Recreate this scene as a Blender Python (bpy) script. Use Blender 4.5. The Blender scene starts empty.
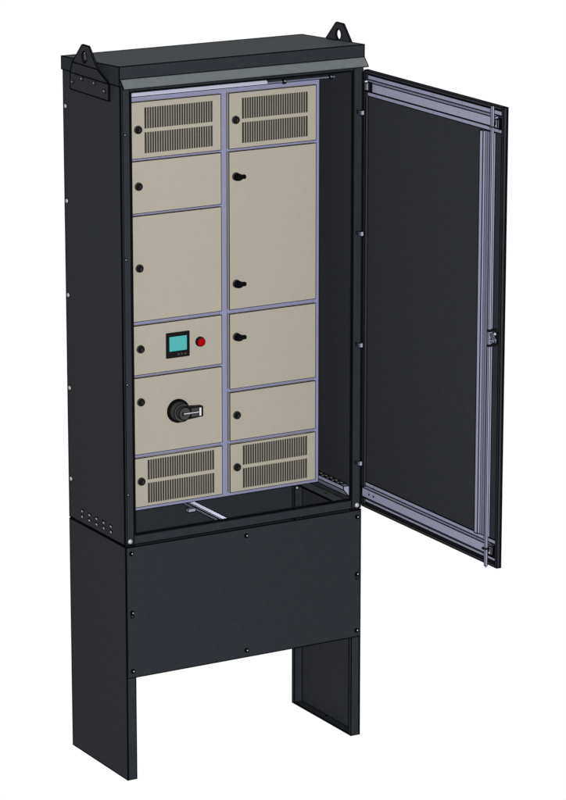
import bpy, bmesh, math
from mathutils import Vector, Matrix

scene = bpy.context.scene
col = scene.collection
PI = math.pi

# ------------------------------------------------------------------ materials
def material(name, rgb, rough=0.55, spec=0.15, metal=0.0, var=0.06, scale=60.0, bump=0.0, coat=0.0):
    m = bpy.data.materials.new(name); m.use_nodes = True
    nt = m.node_tree; b = nt.nodes['Principled BSDF']
    b.inputs['Roughness'].default_value = rough
    b.inputs['Specular IOR Level'].default_value = spec
    b.inputs['Metallic'].default_value = metal
    b.inputs['Coat Weight'].default_value = coat
    tc = nt.nodes.new('ShaderNodeTexCoord')
    nz = nt.nodes.new('ShaderNodeTexNoise'); nz.inputs['Scale'].default_value = scale
    nz.inputs['Detail'].default_value = 4
    nt.links.new(tc.outputs['Object'], nz.inputs['Vector'])
    rp = nt.nodes.new('ShaderNodeValToRGB')
    rp.color_ramp.elements[0].position = .3; rp.color_ramp.elements[1].position = .7
    rp.color_ramp.elements[0].color = (*[c*(1-var) for c in rgb], 1)
    rp.color_ramp.elements[1].color = (*[min(1, c*(1+var)) for c in rgb], 1)
    nt.links.new(nz.outputs['Fac'], rp.inputs['Fac'])
    nt.links.new(rp.outputs['Color'], b.inputs['Base Color'])
    if bump > 0:
        n2 = nt.nodes.new('ShaderNodeTexNoise'); n2.inputs['Scale'].default_value = 900
        nt.links.new(tc.outputs['Object'], n2.inputs['Vector'])
        bp = nt.nodes.new('ShaderNodeBump'); bp.inputs['Strength'].default_value = bump
        bp.inputs['Distance'].default_value = .0005
        nt.links.new(n2.outputs['Fac'], bp.inputs['Height'])
        nt.links.new(bp.outputs['Normal'], b.inputs['Normal'])
    return m

M = dict(
    dark=material('charcoal_powder_coat', (.0061, .0071, .0082), .6, .01, bump=.04),
    skin=material('charcoal_light_balanced', (.0078,.0081,.0096), .6, .01, bump=.04),  # charcoal lightened for side faces: light balance put into the colour
    edge=material('black_edge_seam', (.0008,.0008,.001), .8, 0),
    rubber=material('black_rubber_seal', (.0012,.0012,.0014), .8, 0),
    lit_grey=material('grey_baked_light', (.0222,.0245,.0258), .6, 0),  # sheen and top light painted in as a paler grey
    beige=material('beige_paint', (.0915, .0850, .0708), .5, .12, var=.02),
    lilac=material('zinc_lilac_plate', (.058, .059, .090), .45, .2, var=.04),
    rail=material('zinc_rail_plate', (.077, .079, .107), .45, .2, var=.04),
    rod=material('zinc_rod', (.078,.081,.105), .4, .2, var=.03),
    groove=material('zinc_groove', (.040,.044,.060), .5, .2, var=.04),
    rail_lit_top=material('rail_baked_top_light', (.46,.46,.58), .4, .2, var=.02),  # brightness of the up-facing rail put into its colour
    zinc=material('plate_baked_top_light', (.22,.22,.275), .4, .2, var=.02),  # up-facing light painted into the plate's pale colour
    bolt=material('bolt_steel_and_glint', (.10,.10,.10), .4, .25, .2),  # bolt heads; small pieces of it also paint glints
    lock=material('black_lock_plastic', (.0016,.0016,.0018), .45, .04),
    grip=material('grey_switch_plastic', (.0105,.0105,.0105), .45, .12),
    white=material('white_marking', (.17,.17,.17), .5, .2),
    screen=material('teal_screen', (.0150,.0960,.0930), .3, .3, var=.02),
    red=material('red_push_button', (.085,.0006,.0012), .7, .0),
    slot=material('dark_slot_backing', (.0110,.0108,.0098), .7, .03, var=.3, scale=300),  # dark grey-brown plate behind the vent slots
)

# ------------------------------------------------------------------ geometry helpers
class MB:
    """collects closed shapes into one bmesh; every shape's sharp edges can get a thin dark seam"""
    def __init__(s): s.bm = bmesh.new(); s.mats = []; s.lines = []
    def mi(s, m):
        if m not in s.mats: s.mats.append(m)
        return s.mats.index(m)
    def _fin(s, b, m, r, smooth=False, mx=None):
        bmesh.ops.recalc_face_normals(b, faces=b.faces)
        k = s.mi(m)
        for f in b.faces: f.material_index = k; f.smooth = smooth
        if mx is not None: bmesh.ops.transform(b, matrix=mx, verts=b.verts)
        if r:
            for e in b.edges:
                if len(e.link_faces) == 2 and e.calc_face_angle(0) > math.radians(30):
                    s.lines.append((e.verts[0].co.copy(), e.verts[1].co.copy(), r))
        me = bpy.data.meshes.new('t'); b.to_mesh(me); b.free()
        s.bm.from_mesh(me); bpy.data.meshes.remove(me)
        return s
    def box(s, x0, x1, y0, y1, z0, z1, m='dark', r=.0012, bev=0):
        b = bmesh.new(); bmesh.ops.create_cube(b, size=1)
        for v in b.verts:
            v.co = Vector((x0+(v.co.x+.5)*(x1-x0), y0+(v.co.y+.5)*(y1-y0), z0+(v.co.z+.5)*(z1-z0)))
        if bev: bmesh.ops.bevel(b, geom=b.edges[:], offset=bev, segments=2, affect='EDGES')
        return s._fin(b, m, r)
    def prism(s, pts, axis, a, c, m='dark', r=.0012):
        """pts: 2D outline in the two other axes (in xyz order), extruded along axis from a to c"""
        b = bmesh.new()
        def P(p, t):
            q = [p[0], p[1]]; q.insert('xyz'.index(axis), t); return Vector(q)
        A = [b.verts.new(P(p, a)) for p in pts]; B = [b.verts.new(P(p, c)) for p in pts]
        b.faces.new(A); b.faces.new(B[::-1])
        for i in range(len(pts)):
            j = (i+1) % len(pts); b.faces.new((A[j], A[i], B[i], B[j]))
        return s._fin(b, m, r)
    def plate(s, outer, hole, axis, a, c, m='dark', r=.0012, shear=None):
        """flat plate with one hole"""
        b = bmesh.new()
        def P(p, t):
            q = [p[0], p[1]]; q.insert('xyz'.index(axis), t); return Vector(q)
        es = []
        for loop in (outer, hole):
            vs = [b.verts.new(P(p, a)) for p in loop]
            for i in range(len(vs)): es.append(b.edges.new((vs[i], vs[(i+1) % len(vs)])))
        g = bmesh.ops.triangle_fill(b, use_beauty=True, edges=es)
        fs = [f for f in g['geom'] if isinstance(f, bmesh.types.BMFace)]
        ex = bmesh.ops.extrude_face_region(b, geom=fs)
        d = P((0, 0), c-a)
        for v in ex['geom']:
            if isinstance(v, bmesh.types.BMVert): v.co += d
        return s._fin(b, m, r)
    def cyl(s, c, rad, axis, a, d, m='dark', r=0, n=28, rad2=None, smooth=True):
        """cylinder/cone along axis from a to d centred at c (the two other coords)"""
        pts = [[], []]
        b = bmesh.new()
        def P(u, v, t):
            q = [u, v]; q.insert('xyz'.index(axis), t); return Vector(q)
        rr = rad if rad2 is None else rad2
        A = [b.verts.new(P(c[0]+rad*math.cos(2*PI*i/n), c[1]+rad*math.sin(2*PI*i/n), a)) for i in range(n)]
        B = [b.verts.new(P(c[0]+rr*math.cos(2*PI*i/n), c[1]+rr*math.sin(2*PI*i/n), d)) for i in range(n)]
        b.faces.new(A); b.faces.new(B[::-1])
        for i in range(n):
            j = (i+1) % n; b.faces.new((A[j], A[i], B[i], B[j]))
        return s._fin(b, m, r)
    def dome(s, c, rad, normal, h, m='bolt', n=16):
        b = bmesh.new(); bmesh.ops.create_uvsphere(b, u_segments=n, v_segments=8, radius=1)
        R = Vector((0, 0, 1)).rotation_difference(Vector(normal)).to_matrix().to_4x4()
        mx = Matrix.Translation(Vector(c)) @ R @ Matrix.Diagonal((rad, rad, h, 1))
        return s._fin(b, m, 0, True, mx)
    def ring(s, c, R, rad, axis='y', m='edge', n=20, k=6):
        b = bmesh.new(); V = []
        for i in range(n):
            a = 2*PI*i/n
            for j in range(k):
                t = 2*PI*j/k; q = R+rad*math.cos(t)
                p = [q*math.cos(a), q*math.sin(a)]; p.insert('xyz'.index(axis), rad*math.sin(t))
                V.append(b.verts.new(Vector(c)+Vector(p)))
        for i in range(n):
            for j in range(k):
                b.faces.new((V[i*k+j], V[((i+1) % n)*k+j], V[((i+1) % n)*k+(j+1) % k], V[i*k+(j+1) % k]))
        return s._fin(b, m, 0, True)
    def seam(s, p, q, r, m='edge'):
        p, q = Vector(p), Vector(q); d = (q-p)
        if d.length < 1e-6: return
        d.normalize(); u = d.orthogonal().normalized(); w = d.cross(u)
        k = s.mi(m); A = []; B = []
        for i in range(6):
            t = i*PI/3; o = u*(r*math.cos(t))+w*(r*math.sin(t))
            A.append(s.bm.verts.new(p-d*r*.6+o)); B.append(s.bm.verts.new(q+d*r*.6+o))
        fs = [s.bm.faces.new(A[::-1]), s.bm.faces.new(B)]
        for i in range(6):
            j = (i+1) % 6; fs.append(s.bm.faces.new((A[i], A[j], B[j], B[i])))
        for f in fs: f.material_index = k
    def build(s, name, parent, label=None):
        for p, q, r in s.lines: s.seam(p, q, r*1.4)
        xs = [v.co for v in s.bm.verts]
        lo = Vector([min(v[i] for v in xs) for i in range(3)]); hi = Vector([max(v[i] for v in xs) for i in range(3)])
        c = (lo+hi)/2
        bmesh.ops.translate(s.bm, vec=-c, verts=s.bm.verts)
        me = bpy.data.meshes.new(name); s.bm.to_mesh(me); s.bm.free()
        for m in s.mats: me.materials.append(M[m])
        o = bpy.data.objects.new(name, me); col.objects.link(o)
        o.parent = parent; o.location = c - world(parent)
        o['_w'] = list(c)
        if label: o['label'] = label
        return o
def world(o): return Vector(o['_w'])

cab = bpy.data.objects.new('electrical_cabinet', None); col.objects.link(cab)
cab.location = (.4, .18, 0); cab['_w'] = [.4, .18, 0]; cab.empty_display_size = .2
cab['label'] = 'tall charcoal steel cabinet on a two-legged plinth, outer door open on beige compartment doors'
cab['category'] = 'electrical cabinet'

W, D, ZB, ZT = .8, .357, .7235, 2.071

# ------------------------------------------------------------------ enclosure shell
left = MB().box(0, .002, .004, D-.0006, ZB, ZT, 'skin').build('side_panel', cab)
for z in (1.9655, 1.6854, 1.4036, 1.1221, .8429):
    b = MB(); b.dome((-.0005, .3425, z), .0068, (-1, 0, 0), .004)
    b.ring((-.0003, .3425, z), .0078, .0012, 'x'); b.build('bolt', left)
for z in (.7612, .7444):
    for y in (.273, .2268, .1805, .1344, .0889):
        b = MB()
        b.prism([(y-.0085, z-.004), (y+.0085, z-.004), (y+.0105, z), (y+.0085, z+.004), (y-.0085, z+.004), (y-.0105, z)], 'x', -.0008, .0015, 'edge', 0)
        b.prism([(y-.006, z-.0035), (y+.002, z-.0035), (y+.0045, z+.001), (y-.003, z+.001)], 'x', -.0018, -.0009, 'bolt', 0)  # pale sliver paints the glint inside the slot
        b.build('vent_slot', left)
right = MB().box(W-.002, W, .004, D-.0006, ZB, ZT, 'skin').build('side_panel', cab)
bk = MB().box(.0025, W-.0025, D-.0002, D+.0025, .7168, ZT, 'dark', 0); bk.build('back_panel', cab)

ff = MB()
ff.box(.001, .0285, 0, .003, ZB, 2.074, 'dark')
ff.box(.7685, .799, 0, .003, ZB, 2.074, 'dark')
ff.box(.0290, .768, .0008, .0038, 2.054, 2.0735, 'dark')
ff.box(.0290, .768, .0008, .0038, ZB, .7505, 'dark')
ff.box(.0265, .0285, .0035, .020, .752, 2.053, 'dark', 0)
ff.box(.7685, .7705, .0035, .020, .752, 2.053, 'dark', 0)
ff.box(.0290, .768, .0042, .022, .7485, .7505, 'dark', 0)
ff.seam((.0062, -.0002, ZB), (.0062, -.0002, 2.07), .0011)
ff = ff.build('front_frame', cab)
sl = MB()
sl.box(.0290, .0335, -.0035, .006, .750, 2.055, 'rubber', 0)
sl.box(.7635, .768, -.0035, .006, .750, 2.055, 'rubber', 0)
sl.box(.0340, .763, -.0035, .006, .7495, .7545, 'rubber', 0)
sl.box(.0340, .763, -.0035, .006, 2.0515, 2.0565, 'rubber', 0)
sl.build('door_seal', cab)
for x, z in ((.0157, .7345), (.7863, .7325)):
    b = MB(); b.dome((x, -.0005, z), .0078, (0, -1, 0), .006); b.ring((x, -.0008, z), .0086, .0009); b.build('bolt', ff)
for x, z in ((.0131, 1.9335), (.0125, 1.5725), (.0118, 1.2051), (.0112, .8762)):
    b = MB(); b.dome((x, -.0004, z), .0026, (0, -1, 0), .0025, 'groove'); b.ring((x, -.0004, z), .0036, .0012); b.build('screw', ff)

# bottom frame lip inside, zinc floor rail, cable clip rail, stay rod
lp = MB()
lp.box(.757, .7975, .024, .354, ZB, .7265, 'lit_grey')  # paler than the frame: top light is in the colour
lp.cyl((.783, .176), .005, 'z', .7262, .7269, 'edge', 0)
lp.build('floor_flange', cab)
MB().box(.0025, .043, .024, .354, ZB, .7265, 'lit_grey').build('floor_flange', cab)
fr = MB()
fr.box(.3475, .3665, .012, .30, .7385, .7415, 'rail_lit_top', .0009)
fr.box(.3440, .3472, .012, .30, .7295, .7380, 'groove', .0009)
fr = fr.build('floor_rail', cab, 'zinc rail, pale with painted-in top light, running front to back below the compartments')
b = MB(); b.box(.3180, .3435, .2, .212, .7270, .7375, 'rail', .0009); b.build('bracket', fr)
cr = MB()
cr.prism([(.7500, .7920), (.7500, .7800), (.7695, .7570), (.7725, .7570), (.7725, .7900)], 'y', .018, .33, 'rail', .0012)
cr = cr.build('cable_rail', cab)
for i in range(10):
    y = .035+i*.03
    b = MB(); b.box(.752, .771, y, y+.016, .7922, .7965, 'lock', 0, .001); b.box(.755, .759, y+.004, y+.009, .7966, .7975, 'bolt', 0)
    b.build('cable_clip', cr)
sr = MB(); sr.cyl((.1, 2.0227), .0022, 'x', .535, .762, 'groove', 0, 10)
sr = sr.build('stay_rod', cab)
for x in (.5904, .748):
    b = MB(); b.box(x-.006, x+.006, .094, .106, 2.0155, 2.031, 'lock', 0, .002); b.dome((x, .0935, 2.025), .003, (0, -1, 0), .002, 'groove'); b.build('clamp', sr)

# ------------------------------------------------------------------ roof
rf = MB()
rf.prism([(0, 2.0722), (0, 2.1286), (.36, 2.1096), (.36, 2.0722)], 'x', -.003, .803, 'dark', .0013)
rf = rf.build('roof', cab)
MB().prism([(-.0012, 2.0925), (-.0222, 2.0705), (-.0235, 2.0665), (-.0210, 2.0672), (-.0012, 2.0880)], 'x', -.001, .803, 'lit_grey', .0010).build('drip_strip', rf)

def bracket(mirror):
    sx = (lambda x: x) if not mirror else (lambda x: W-x)
    def pr(pts, a, c, hole=None):
        a, c = sx(a), sx(c)
        if hole: return g.plate(pts, hole, 'x', min(a, c), max(a, c), 'skin', .0013)
        return g.prism(pts, 'x', min(a, c), max(a, c), 'skin', .0013)
    g = MB()
    pr([(.0585, 2.0232), (.297, 2.0232), (.297, 2.0715), (.0585, 2.0715)], -.0070, -.0032)
    hole = [(.1735+.0160*math.cos(t*PI/12), 2.1335+.0165*math.sin(t*PI/12)) for t in range(24)]
    pr([(.0945, 2.1100), (.2490, 2.1100), (.1920, 2.1640), (.1860, 2.1680), (.1500, 2.1680), (.1450, 2.1655)], -.0235, -.0190, hole)
    # joggled section between the flat foot and the upright eye
    bb = bmesh.new()
    lo = [(-.0070, .0585, 2.0720), (-.0070, .297, 2.0720), (-.0036, .297, 2.0720), (-.0036, .0585, 2.0720)]
    hi = [(-.0235, .0945, 2.1095), (-.0235, .249, 2.1095), (-.0195, .249, 2.1095), (-.0195, .0945, 2.1095)]
    A = [bb.verts.new((sx(p[0]), p[1], p[2])) for p in lo]; B = [bb.verts.new((sx(p[0]), p[1], p[2])) for p in hi]
    bb.faces.new(A); bb.faces.new(B)
    for i in range(4):
        j = (i+1) % 4; bb.faces.new((A[i], A[j], B[j], B[i]))
    g._fin(bb, 'skin', .0013)
    o = g.build('lifting_bracket', cab)
    n = 1 if mirror else -1
    for y, z in ((.2794, 2.0454), (.2189, 2.063), (.1422, 2.0618), (.0796, 2.0475)):
        k = MB(); k.dome((sx(-.0072), y, z), .0050, (n, 0, 0), .0045, 'dark'); k.ring((sx(-.0072), y, z), .0055, .0011, 'x')
        k.dome((sx(-.0105), y+.001, z+.001), .0022, (n, 0, 0), .002, 'bolt'); k.build('bolt', o)  # small offset cap paints the bolt's highlight
bracket(False); bracket(True)

# ------------------------------------------------------------------ inner frame and compartment doors
YF, YD = .110, .095
fx0, fx1, fz0, fz1 = .066, .7165, .7885, 2.0175
cols = {'L': (.083, .3765), 'R': (.4035, .6968)}
rows = {'L': [(1.8410, 2.0045), (1.6810, 1.8325), (1.3615, 1.6725), (1.2020, 1.3490), (.9625, 1.1925), (.8025, .9505)],
        'R': [(1.8410, 2.0045), (1.3615, 1.8315), (1.1205, 1.3475), (.9620, 1.1090), (.8025, .9505)]}
f = MB()
f.box(fx0, fx1, YF+.004, YF+.006, fz0, fz1, 'lilac', 0)                    # sheet behind the doors
f.box(fx0, cols['L'][0]-.001, YF, YF+.0035, fz0, fz1, 'lilac', .0009)
f.box(cols['L'][1]+.001, cols['R'][0]-.0012, YF, YF+.0035, .8000, 2.0062, 'lilac', 0)
f.box(cols['R'][1]+.001, fx1, YF, YF+.0035, .8000, 2.0062, 'lilac', 0)
f.box(cols['L'][0]-.0005, fx1, YF, YF+.0035, 2.0062, fz1, 'lilac', 0)
f.box(cols['L'][0]-.0005, fx1, YF, YF+.0035, fz0, .8000, 'lilac', 0)
for k, (a, c) in cols.items():
    rr = rows[k]
    for i in range(len(rr)-1):
        f.box(a, c, YF, YF+.0035, rr[i+1][1]+.0006, rr[i][0]-.0006, 'lilac', 0)
f.seam((fx0, YF, fz1), (fx1, YF, fz1), .001); f.seam((fx1, YF, fz0), (fx1, YF, fz1), .001); f.seam((fx0, YF, fz0), (fx1, YF, fz0), .001)
f.box(fx1-.002, fx1, YF+.0065, .30, fz0, fz1, 'skin', 0)
f.box(fx0, fx0+.002, YF+.0065, .30, fz0, fz1, 'skin', 0)
f.box(fx0, fx1, .300, .302, fz0, fz1, 'skin', 0)
frame = f.build('inner_frame', cab)
tp = MB(); tp.prism([(YF+.0005, fz1+.0012), (YF+.0305, fz1+.0130), (YF+.0295, fz1+.0145), (YF-.0005, fz1+.0026)], 'x', fx0, .545, 'zinc', 0); tp.build('tilted_top_plate', frame)  # top plate tilted up and paled so that it looks lit

def add_lock(d, x, z):
    k = MB(); k.cyl((x, z), .0125, 'y', YD-.0005, YD-.006, 'grip', 0, rad2=.0118)
    k.cyl((x, z), .0105, 'y', YD-.006, YD-.011, 'lock', 0, rad2=.0085)
    k.cyl((x, z), .0062, 'y', YD-.011, YD-.0115, 'lock', 0)
    k.box(x-.0012, x+.0012, YD-.0135, YD-.0116, z-.004, z+.004, 'grip', 0)
    k.build('lock', d)
def add_handle(d, x, z):
    k = MB(); k.cyl((x, z), .0125, 'y', YD-.0005, YD-.006, 'grip', 0, rad2=.0118)
    k.cyl((x+.001, z-.001), .0115, 'y', YD-.006, YD-.015, 'rubber', 0, rad2=.0105)
    k.prism([(x-.006, z-.008), (x+.004, z-.0105), (x+.0130, z-.0060), (x+.0215, z-.0060), (x+.0240, z-.003), (x+.0240, z+.003), (x+.0215, z+.0060), (x+.0130, z+.0060), (x+.004, z+.0105), (x-.006, z+.008)], 'y', YD-.020, YD-.0125, 'rubber', 0)
    k.build('turn_handle', d)

def compartment(k, i, kind, locks):
    x0, x1 = cols[k]; z0, z1 = rows[k][i]
    g = MB(); R = .0014
    if kind == 'vent':
        va, vb = (.1262, .3490) if k == 'L' else (.4465, .6682)
        if i == 0: zz = [(1.8545, 1.9155), (1.9262, 1.9875)]
        else: zz = [(.8112, .8720), (.8825, .9425)]
        g.box(x0, x1, YD+.008, YF-.0005, z0, z1, 'beige', 0)
        g.box(va+.0001, vb-.0001, YD+.0014, YD+.0060, zz[0][0]+.0001, zz[1][1]-.0001, 'slot', 0)
        g.box(x0, va, YD, YD+.0075, z0, z1, 'beige', 0)
        g.box(vb, x1, YD, YD+.0075, z0, z1, 'beige', 0)
        for a, c in ((z0, zz[0][0]), (zz[0][1], zz[1][0]), (zz[1][1], z1)):
            g.box(va+.00005, vb-.00005, YD, YD+.0012, a, c, 'beige', 0)
        n = 28; p = (vb-va)/n
        for a, c in zz:
            for j in range(n+1):
                xx = va+j*p
                if 0 < j < n:
                    g.box(xx-.0010, xx+.0010, YD+.0002, YD+.0012, a, c, 'beige', 0)
                for q, on in ((xx+.0015, j < n), (xx-.0015, j > 0)):
                    if on: g.box(q-.0006, q+.0006, YD+.0009, YD+.0013, a+.0004, c-.0004, 'edge', 0)
    else:
        g.box(x0, x1, YD, YF-.0005, z0, z1, 'beige', 0)
    P = [(x0, z0), (x1, z0), (x1, z1), (x0, z1)]
    for a in range(4):
        p, q = P[a], P[(a+1) % 4]
        g.seam((p[0], YD+.001, p[1]), (q[0], YD+.001, q[1]), R)
        if a == 3: g.seam((p[0], YF-.001, p[1]), (q[0], YF-.001, q[1]), R*.8)
    d = g.build('compartment_door', frame and cab)
    for kind2, x, z in locks:
        (add_lock if kind2 == 'lock' else add_handle)(d, x, z)
    return d
compartment('L', 0, 'vent', [('lock', .1044, 1.9249)])
compartment('L', 1, 'plain', [('lock', .1044, 1.7598)])
compartment('L', 2, 'plain', [('lock', .1047, 1.5193)])
dm = compartment('L', 3, 'plain', [('lock', .1055, 1.2792)])
ds = compartment('L', 4, 'plain', [('lock', .1050, 1.1203)])
compartment('L', 5, 'vent', [('lock', .1040, .8801)])
compartment('R', 0, 'vent', [('lock', .4244, 1.9251)])
compartment('R', 1, 'plain', [('handle', .4250, 1.7583), ('handle', .4253, 1.4382)])
compartment('R', 2, 'plain', [('handle', .4253, 1.2779)])
compartment('R', 3, 'plain', [('lock', .4256, 1.0389)])
compartment('R', 4, 'vent', [('lock', .4257, .8786)])

# display, push button, rotary switch on their doors
k = MB()
k.box(.1890, .2665, YD-.0055, YD-.0004, 1.2405, 1.3165, 'lock', 0, .001)
k.box(.1985, .2560, YD-.0062, YD-.0057, 1.2612, 1.3045, 'screen', 0)
for x in (.226, .237, .248): k.box(x, x+.006, YD-.0062, YD-.0057, 1.2475, 1.2535, 'grip', 0)
k.build('display', dm, 'small black display with a teal screen')
k = MB()
k.cyl((.3022, 1.2786), .0150, 'y', YD-.0004, YD-.006, 'lock', 0)
k.cyl((.3022, 1.2786), .0138, 'y', YD-.0062, YD-.012, 'lock', 0, rad2=.0130)
k.dome((.3022, YD-.012, 1.2786), .0128, (0, -1, 0), .006, 'red', 24)
k.build('push_button', dm, 'round red push button')

sw = MB(); sx_, sz_ = .2268, 1.0790
sw.cyl((sx_, sz_), .0355, 'y', YD-.0004, YD-.008, 'rubber', 0, 40)
sw.cyl((sx_, sz_), .0290, 'y', YD-.0082, YD-.030, 'grip', .0009, 40, rad2=.0275)
sw = sw.build('rotary_switch', ds, 'black rotary isolator switch with its handle turned to the right')
# (its handle is modelled in the same mesh depth level below)
hx, hz = sx_-.0005, sz_+.0005
def handle_parts():
    g = MB(); y0, y1 = YD-.0460, YD-.0305
    g.cyl((hx, hz), .0192, 'y', YD-.0303, YD-.0462, 'grip', .0010, 36)
    o = [(.004, -.0185), (.020, -.0182), (.0600, -.0152), (.0612, -.0140), (.0612, .0152), (.0600, .0165), (.020, .0195), (.004, .0195)]
    g.prism([(hx+a, hz+c) for a, c in o], 'y', y0, y1, 'lock', 0)
    yf = y0-.0012
    g.box(hx+.0215, hx+.0440, yf, y0-.0001, hz+.0045, hz+.0135, 'grip', 0)
    g.box(hx+.0215, hx+.0440, yf, y0-.0001, hz-.0120, hz-.0035, 'grip', 0)
    g.box(hx-.0040, hx+.0455, yf-.0012, yf-.0001, hz-.0008, hz+.0013, 'white', 0)
    g.box(hx+.0480, hx+.0535, yf-.0012, y0-.0001, hz-.0115, hz+.0125, 'white', 0)
    g.box(hx-.0090, hx-.0045, yf-.0012, yf-.0001, hz-.0050, hz+.0050, 'lock', 0)
    return g
g = handle_parts()
me_o = g.build('handle', ds)
# ------------------------------------------------------------------ outer door (open at right angles)
X0, X1, YH, YE, DZ0, DZ1 = .8015, .815, -.003, -.7405, .7302, 2.054
d = MB()
d.box(.8115, X1, YE, YH, DZ0, DZ1, 'skin', .0013)
t = .0085
d.box(X0, .8112, YE, YE+t, DZ0, DZ1, 'skin', .0012)
d.box(X0, .8112, YH-t, YH, DZ0, DZ1, 'skin', .0012)
d.box(X0, .8112, YE+t+.0003, YH-t-.0003, DZ0, DZ0+t, 'skin', .0012)
d.box(X0, .8112, YE+t+.0003, YH-t-.0003, DZ1-t, DZ1, 'skin', .0012)
door = d.build('outer_door', cab, 'charcoal outer door swung open at a right angle, seen from its inner side')

def cross_rail(za, zb, zc, zd, w0, w1, holes):
    """hat section: lower flange za..zb.., web, upper flange up to zd"""
    g = MB(); yL, yR = -.0125, -.7255
    g.box(.8085, .8110, yR, yL, za, zb, 'rail', .0010)
    g.box(.8085, .8110, yR, yL, zc, zd, 'rail', .0010)
    ym = -.704
    g.prism([(.7940, w0), (.7940, w1), (.8080, zc-.0012), (.8080, zb+.0012)], 'y', ym, -.018, 'rail', .0012)
    for y in (-.0607, -.2171, -.3676, -.5212, -.66):
        for z in ((za+zb)/2, (zc+zd)/2): g.cyl((y, z), .0022, 'x', .8083, .8072, 'groove', 0, 10)
    for y in holes: g.cyl((y, (w0+w1)/2), .0035, 'x', .7939, .7930, 'edge', 0, 12)
    r = g.build('cross_rail', door)
    return r
cross_rail(1.9785, 1.9900, 2.0280, 2.0405, 1.9967, 2.0233, ())
cross_rail(.7440, .7525, .7940, .8055, .7643, .7920, (-.0575, -.0830))
h = MB()
h.box(.7850, .7885, -.066, -.040, 2.0010, 2.0260, 'rail', .0014)
h.box(.7790, .7848, -.050, -.028, 2.0225, 2.0265, 'lock', 0)
h.box(.7790, .7848, -.066, -.062, 2.0010, 2.0260, 'lock', 0)
h.dome((.7820, -.046, 2.0275), .005, (0, 0, 1), .003)
h.build('hook_plate', door)
st = MB()
st.box(.7990, .8110, -.6420, -.6255, .8075, 1.9755, 'rail', .0012)
st.box(.8060, .8110, -.6740, -.6424, .8075, 1.9755, 'groove', .0006)
st.box(.8020, .8110, -.6870, -.6744, .8075, 1.9755, 'rail', .0010)
st.seam((.8058, -.655, .81), (.8058, -.655, 1.973), .0006); st.seam((.8058, -.666, .81), (.8058, -.666, 1.973), .0006)
st.build('stiffener', door)
ry = -.7060
lr = MB()
lr.box(.7835, .7900, ry-.0035, ry+.0035, .7310, 2.0565, 'rod', .0008)
lr.cyl((.787, ry), .0036, 'z', .7305, .7250, 'rod', 0, 16, rad2=.0025)
lr.build('lock_rod', door)
for zc in (.777, 2.006):
    g = MB()
    g.box(.7960, .8110, -.7270, -.7235, zc-.016, zc+.016, 'edge', 0)
    g.box(.7930, .8110, -.7230, -.7120, zc-.012, zc+.014, 'groove', .0012)
    g.box(.7900, .7960, -.7120, -.7060, zc-.004, zc+.004, 'lock', 0)
    g.cyl((.787, ry), .0125, 'z', zc+.004, zc+.0075, 'lock', 0, 20) if zc < 1 else g.box(.780, .794, ry-.012, ry+.012, zc-.009, zc-.0065, 'lock', 0)
    g.dome((.7925, -.7150, zc-.006), .003, (-1, 0, 0), .002)
    g.build('rod_guide', door)
g = MB(); lz = 1.398
g.box(.7800, .8110, -.7130, -.7010, lz+.018, lz+.025, 'lock', 0, .002)
g.box(.7800, .8110, -.7130, -.7010, lz-.025, lz-.018, 'lock', 0, .002)
g.box(.7970, .8110, -.7310, -.7090, lz-.017, lz+.017, 'lock', 0, .003)
g.prism([(-.7100, lz+.013), (-.7280, lz+.003), (-.7330, lz-.006), (-.7300, lz-.011), (-.7080, lz-.010), (-.7080, lz-.004), (-.7210, lz-.001), (-.7100, lz+.007)], 'x', .7880, .7950, 'groove', .0008)
g.dome((.7920, -.7270, lz+.015), .0045, (-1, 0, 0), .004)
g.build('latch', door)
for z in (1.9290, 1.5672, 1.2285, .8635):
    g = MB()
    g.box(.7870, .7985, -.0100, -.0032, z-.0070, z+.0070, 'rod', .0010)
    g.build('hinge', cab)
    g = MB(); g.box(.7785, .7812, -.0030, -.0003, z-.001, z+.008, 'rod', .0009); g.build('hinge_pin', cab)

MB().box(.7950, .8090, -.0028, -.0004, DZ0+.003, DZ1-.003, 'rubber', 0).build('hinge_gap_fill', cab)  # black strip added to darken the see-through hinge gap

# ------------------------------------------------------------------ plinth
PT = .7175
def leg(mirror):
    g = MB()
    def bx(x0, x1, *a, **kw):
        if mirror: x0, x1 = W-x1, W-x0
        g.box(x0, x1, *a, **kw)
    bx(0, .002, 0, D-.0004, 0, PT, 'skin')
    bx(.0024, .030, .0005, .0145, 0, PT, 'dark')
    bx(.0024, .030, D-.0145, D-.0008, 0, PT, 'dark')
    bx(.0024, .030, .0150, D-.0150, 0, .003, 'dark')
    for y in (.353, .1846):
        x = W-.008 if mirror else .008
        if y < .3: g.cyl((x, y), .005, 'z', .0031, .0036, 'edge', 0, 14)
    x = W-.023 if mirror else .023
    g.cyl((x-.0, .33), .004, 'z', .0031, .0036, 'edge', 0, 14)
    return g
fp = MB(); fp.box(.0022, .7978, -.0025, -.0002, .3170, .7165, 'dark')
for x, z in ((.0187, .5055), (.786, .5050)): fp.ring((x, -.0026, z), .0058, .0014)
plinth = fp.build('plinth', cab, 'charcoal steel plinth with two wide legs and a bolted front skirt')
leg(False).build('leg', plinth); leg(True).build('leg', plinth)
MB().box(.0022, .7978, D-.0002, D+.0025, .3170, .7165, 'dark', 0).build('back_skirt', plinth)
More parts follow.
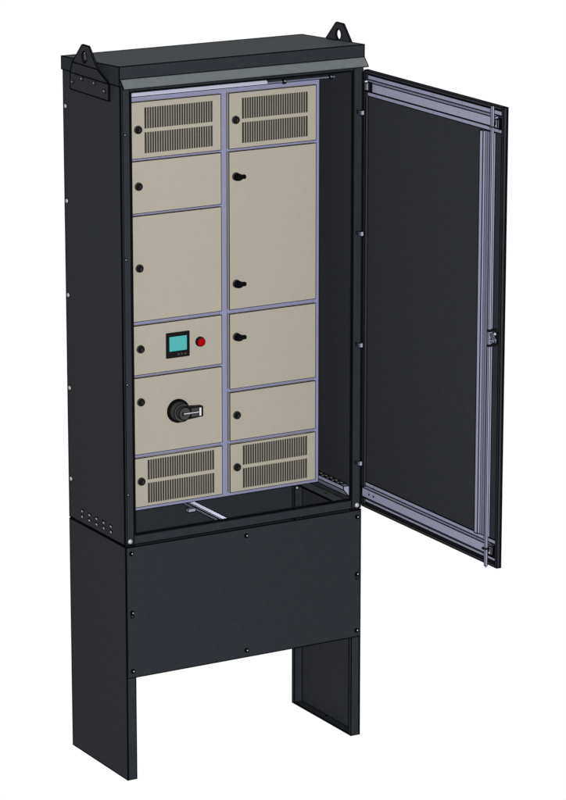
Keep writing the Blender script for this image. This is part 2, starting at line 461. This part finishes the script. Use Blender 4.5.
for x, z in ((.0179, .6979), (.402, .6950), (.7855, .6966), (.0187, .5166), (.786, .5158), (.019, .3370), (.402, .3377), (.7857, .3371)):
    k = MB(); k.cyl((x, z), .0074, 'y', -.0027, -.0045, 'edge', 0, 18); k.dome((x, -.0045, z), .0060, (0, -1, 0), .0035, 'edge')
    k.dome((x+.0008, -.0072, z+.0006), .0024, (0, -1, 0), .0020, 'bolt'); k.build('bolt', plinth)  # pale off-centre cap stands in for a highlight
k = MB(); k.dome((.7767, .3395, .7035), .004, (0, -1, 0), .003); k.ring((.7767, .3395, .7035), .005, .001); k.build('bolt', plinth)

for o in bpy.data.objects:
    if '_w' in o: del o['_w']

# ------------------------------------------------------------------ camera
pos = Vector((-4.67228, -8.96200, 3.79246)); yaw, pitch, roll = .52699, .255657, .000588
fwd = Vector((math.sin(yaw)*math.cos(pitch), math.cos(yaw)*math.cos(pitch), -math.sin(pitch)))
rt = Vector((math.cos(yaw), -math.sin(yaw), 0)); up = rt.cross(fwd)
r2 = rt*math.cos(roll)+up*math.sin(roll); u2 = up*math.cos(roll)-rt*math.sin(roll)
cd = bpy.data.cameras.new('camera'); cam = bpy.data.objects.new('camera', cd); col.objects.link(cam)
mx = Matrix((r2, u2, -fwd)).transposed().to_4x4(); mx.translation = pos
cam.matrix_world = mx
cd.sensor_fit = 'VERTICAL'; cd.sensor_height = 24; cd.sensor_width = 24
cd.lens = 3627.652/800*24
cd.shift_x = -(286.884-283)/800; cd.shift_y = (402.885-400)/800
cd.clip_start = .1; cd.clip_end = 200
scene.camera = cam

# ------------------------------------------------------------------ light: plain white studio surround, headlight added at the camera, overhead lamp
w = bpy.data.worlds.new('World'); scene.world = w; w.use_nodes = True
bg = w.node_tree.nodes['Background']; bg.inputs['Color'].default_value = (1, 1, 1, 1); bg.inputs['Strength'].default_value = 1.0
KEY = 20000
def sun(name, direction, strength, angle):
    l = bpy.data.lights.new(name, 'SUN'); l.energy = strength; l.angle = math.radians(angle)
    o = bpy.data.objects.new(name, l); col.objects.link(o)
    o.rotation_mode = 'QUATERNION'; o.rotation_quaternion = Vector(direction).to_track_quat('-Z', 'Y')
    o.location = -Vector(direction)*5
l = bpy.data.lights.new('camera_headlight', 'POINT'); l.energy = KEY; l.shadow_soft_size = .12
o = bpy.data.objects.new('camera_headlight', l); col.objects.link(o); o.location = pos  # headlight added at the camera so its shadows stay hidden
sun('overhead_lamp', (-.5, -.03, -.87), 15.5, 4)

vs = scene.view_settings
vs.view_transform = 'Standard'; vs.look = 'None'; vs.exposure = 0; vs.gamma = 1
scene.render.resolution_x = 724; scene.render.resolution_y = 1024
scene.render.film_transparent = False
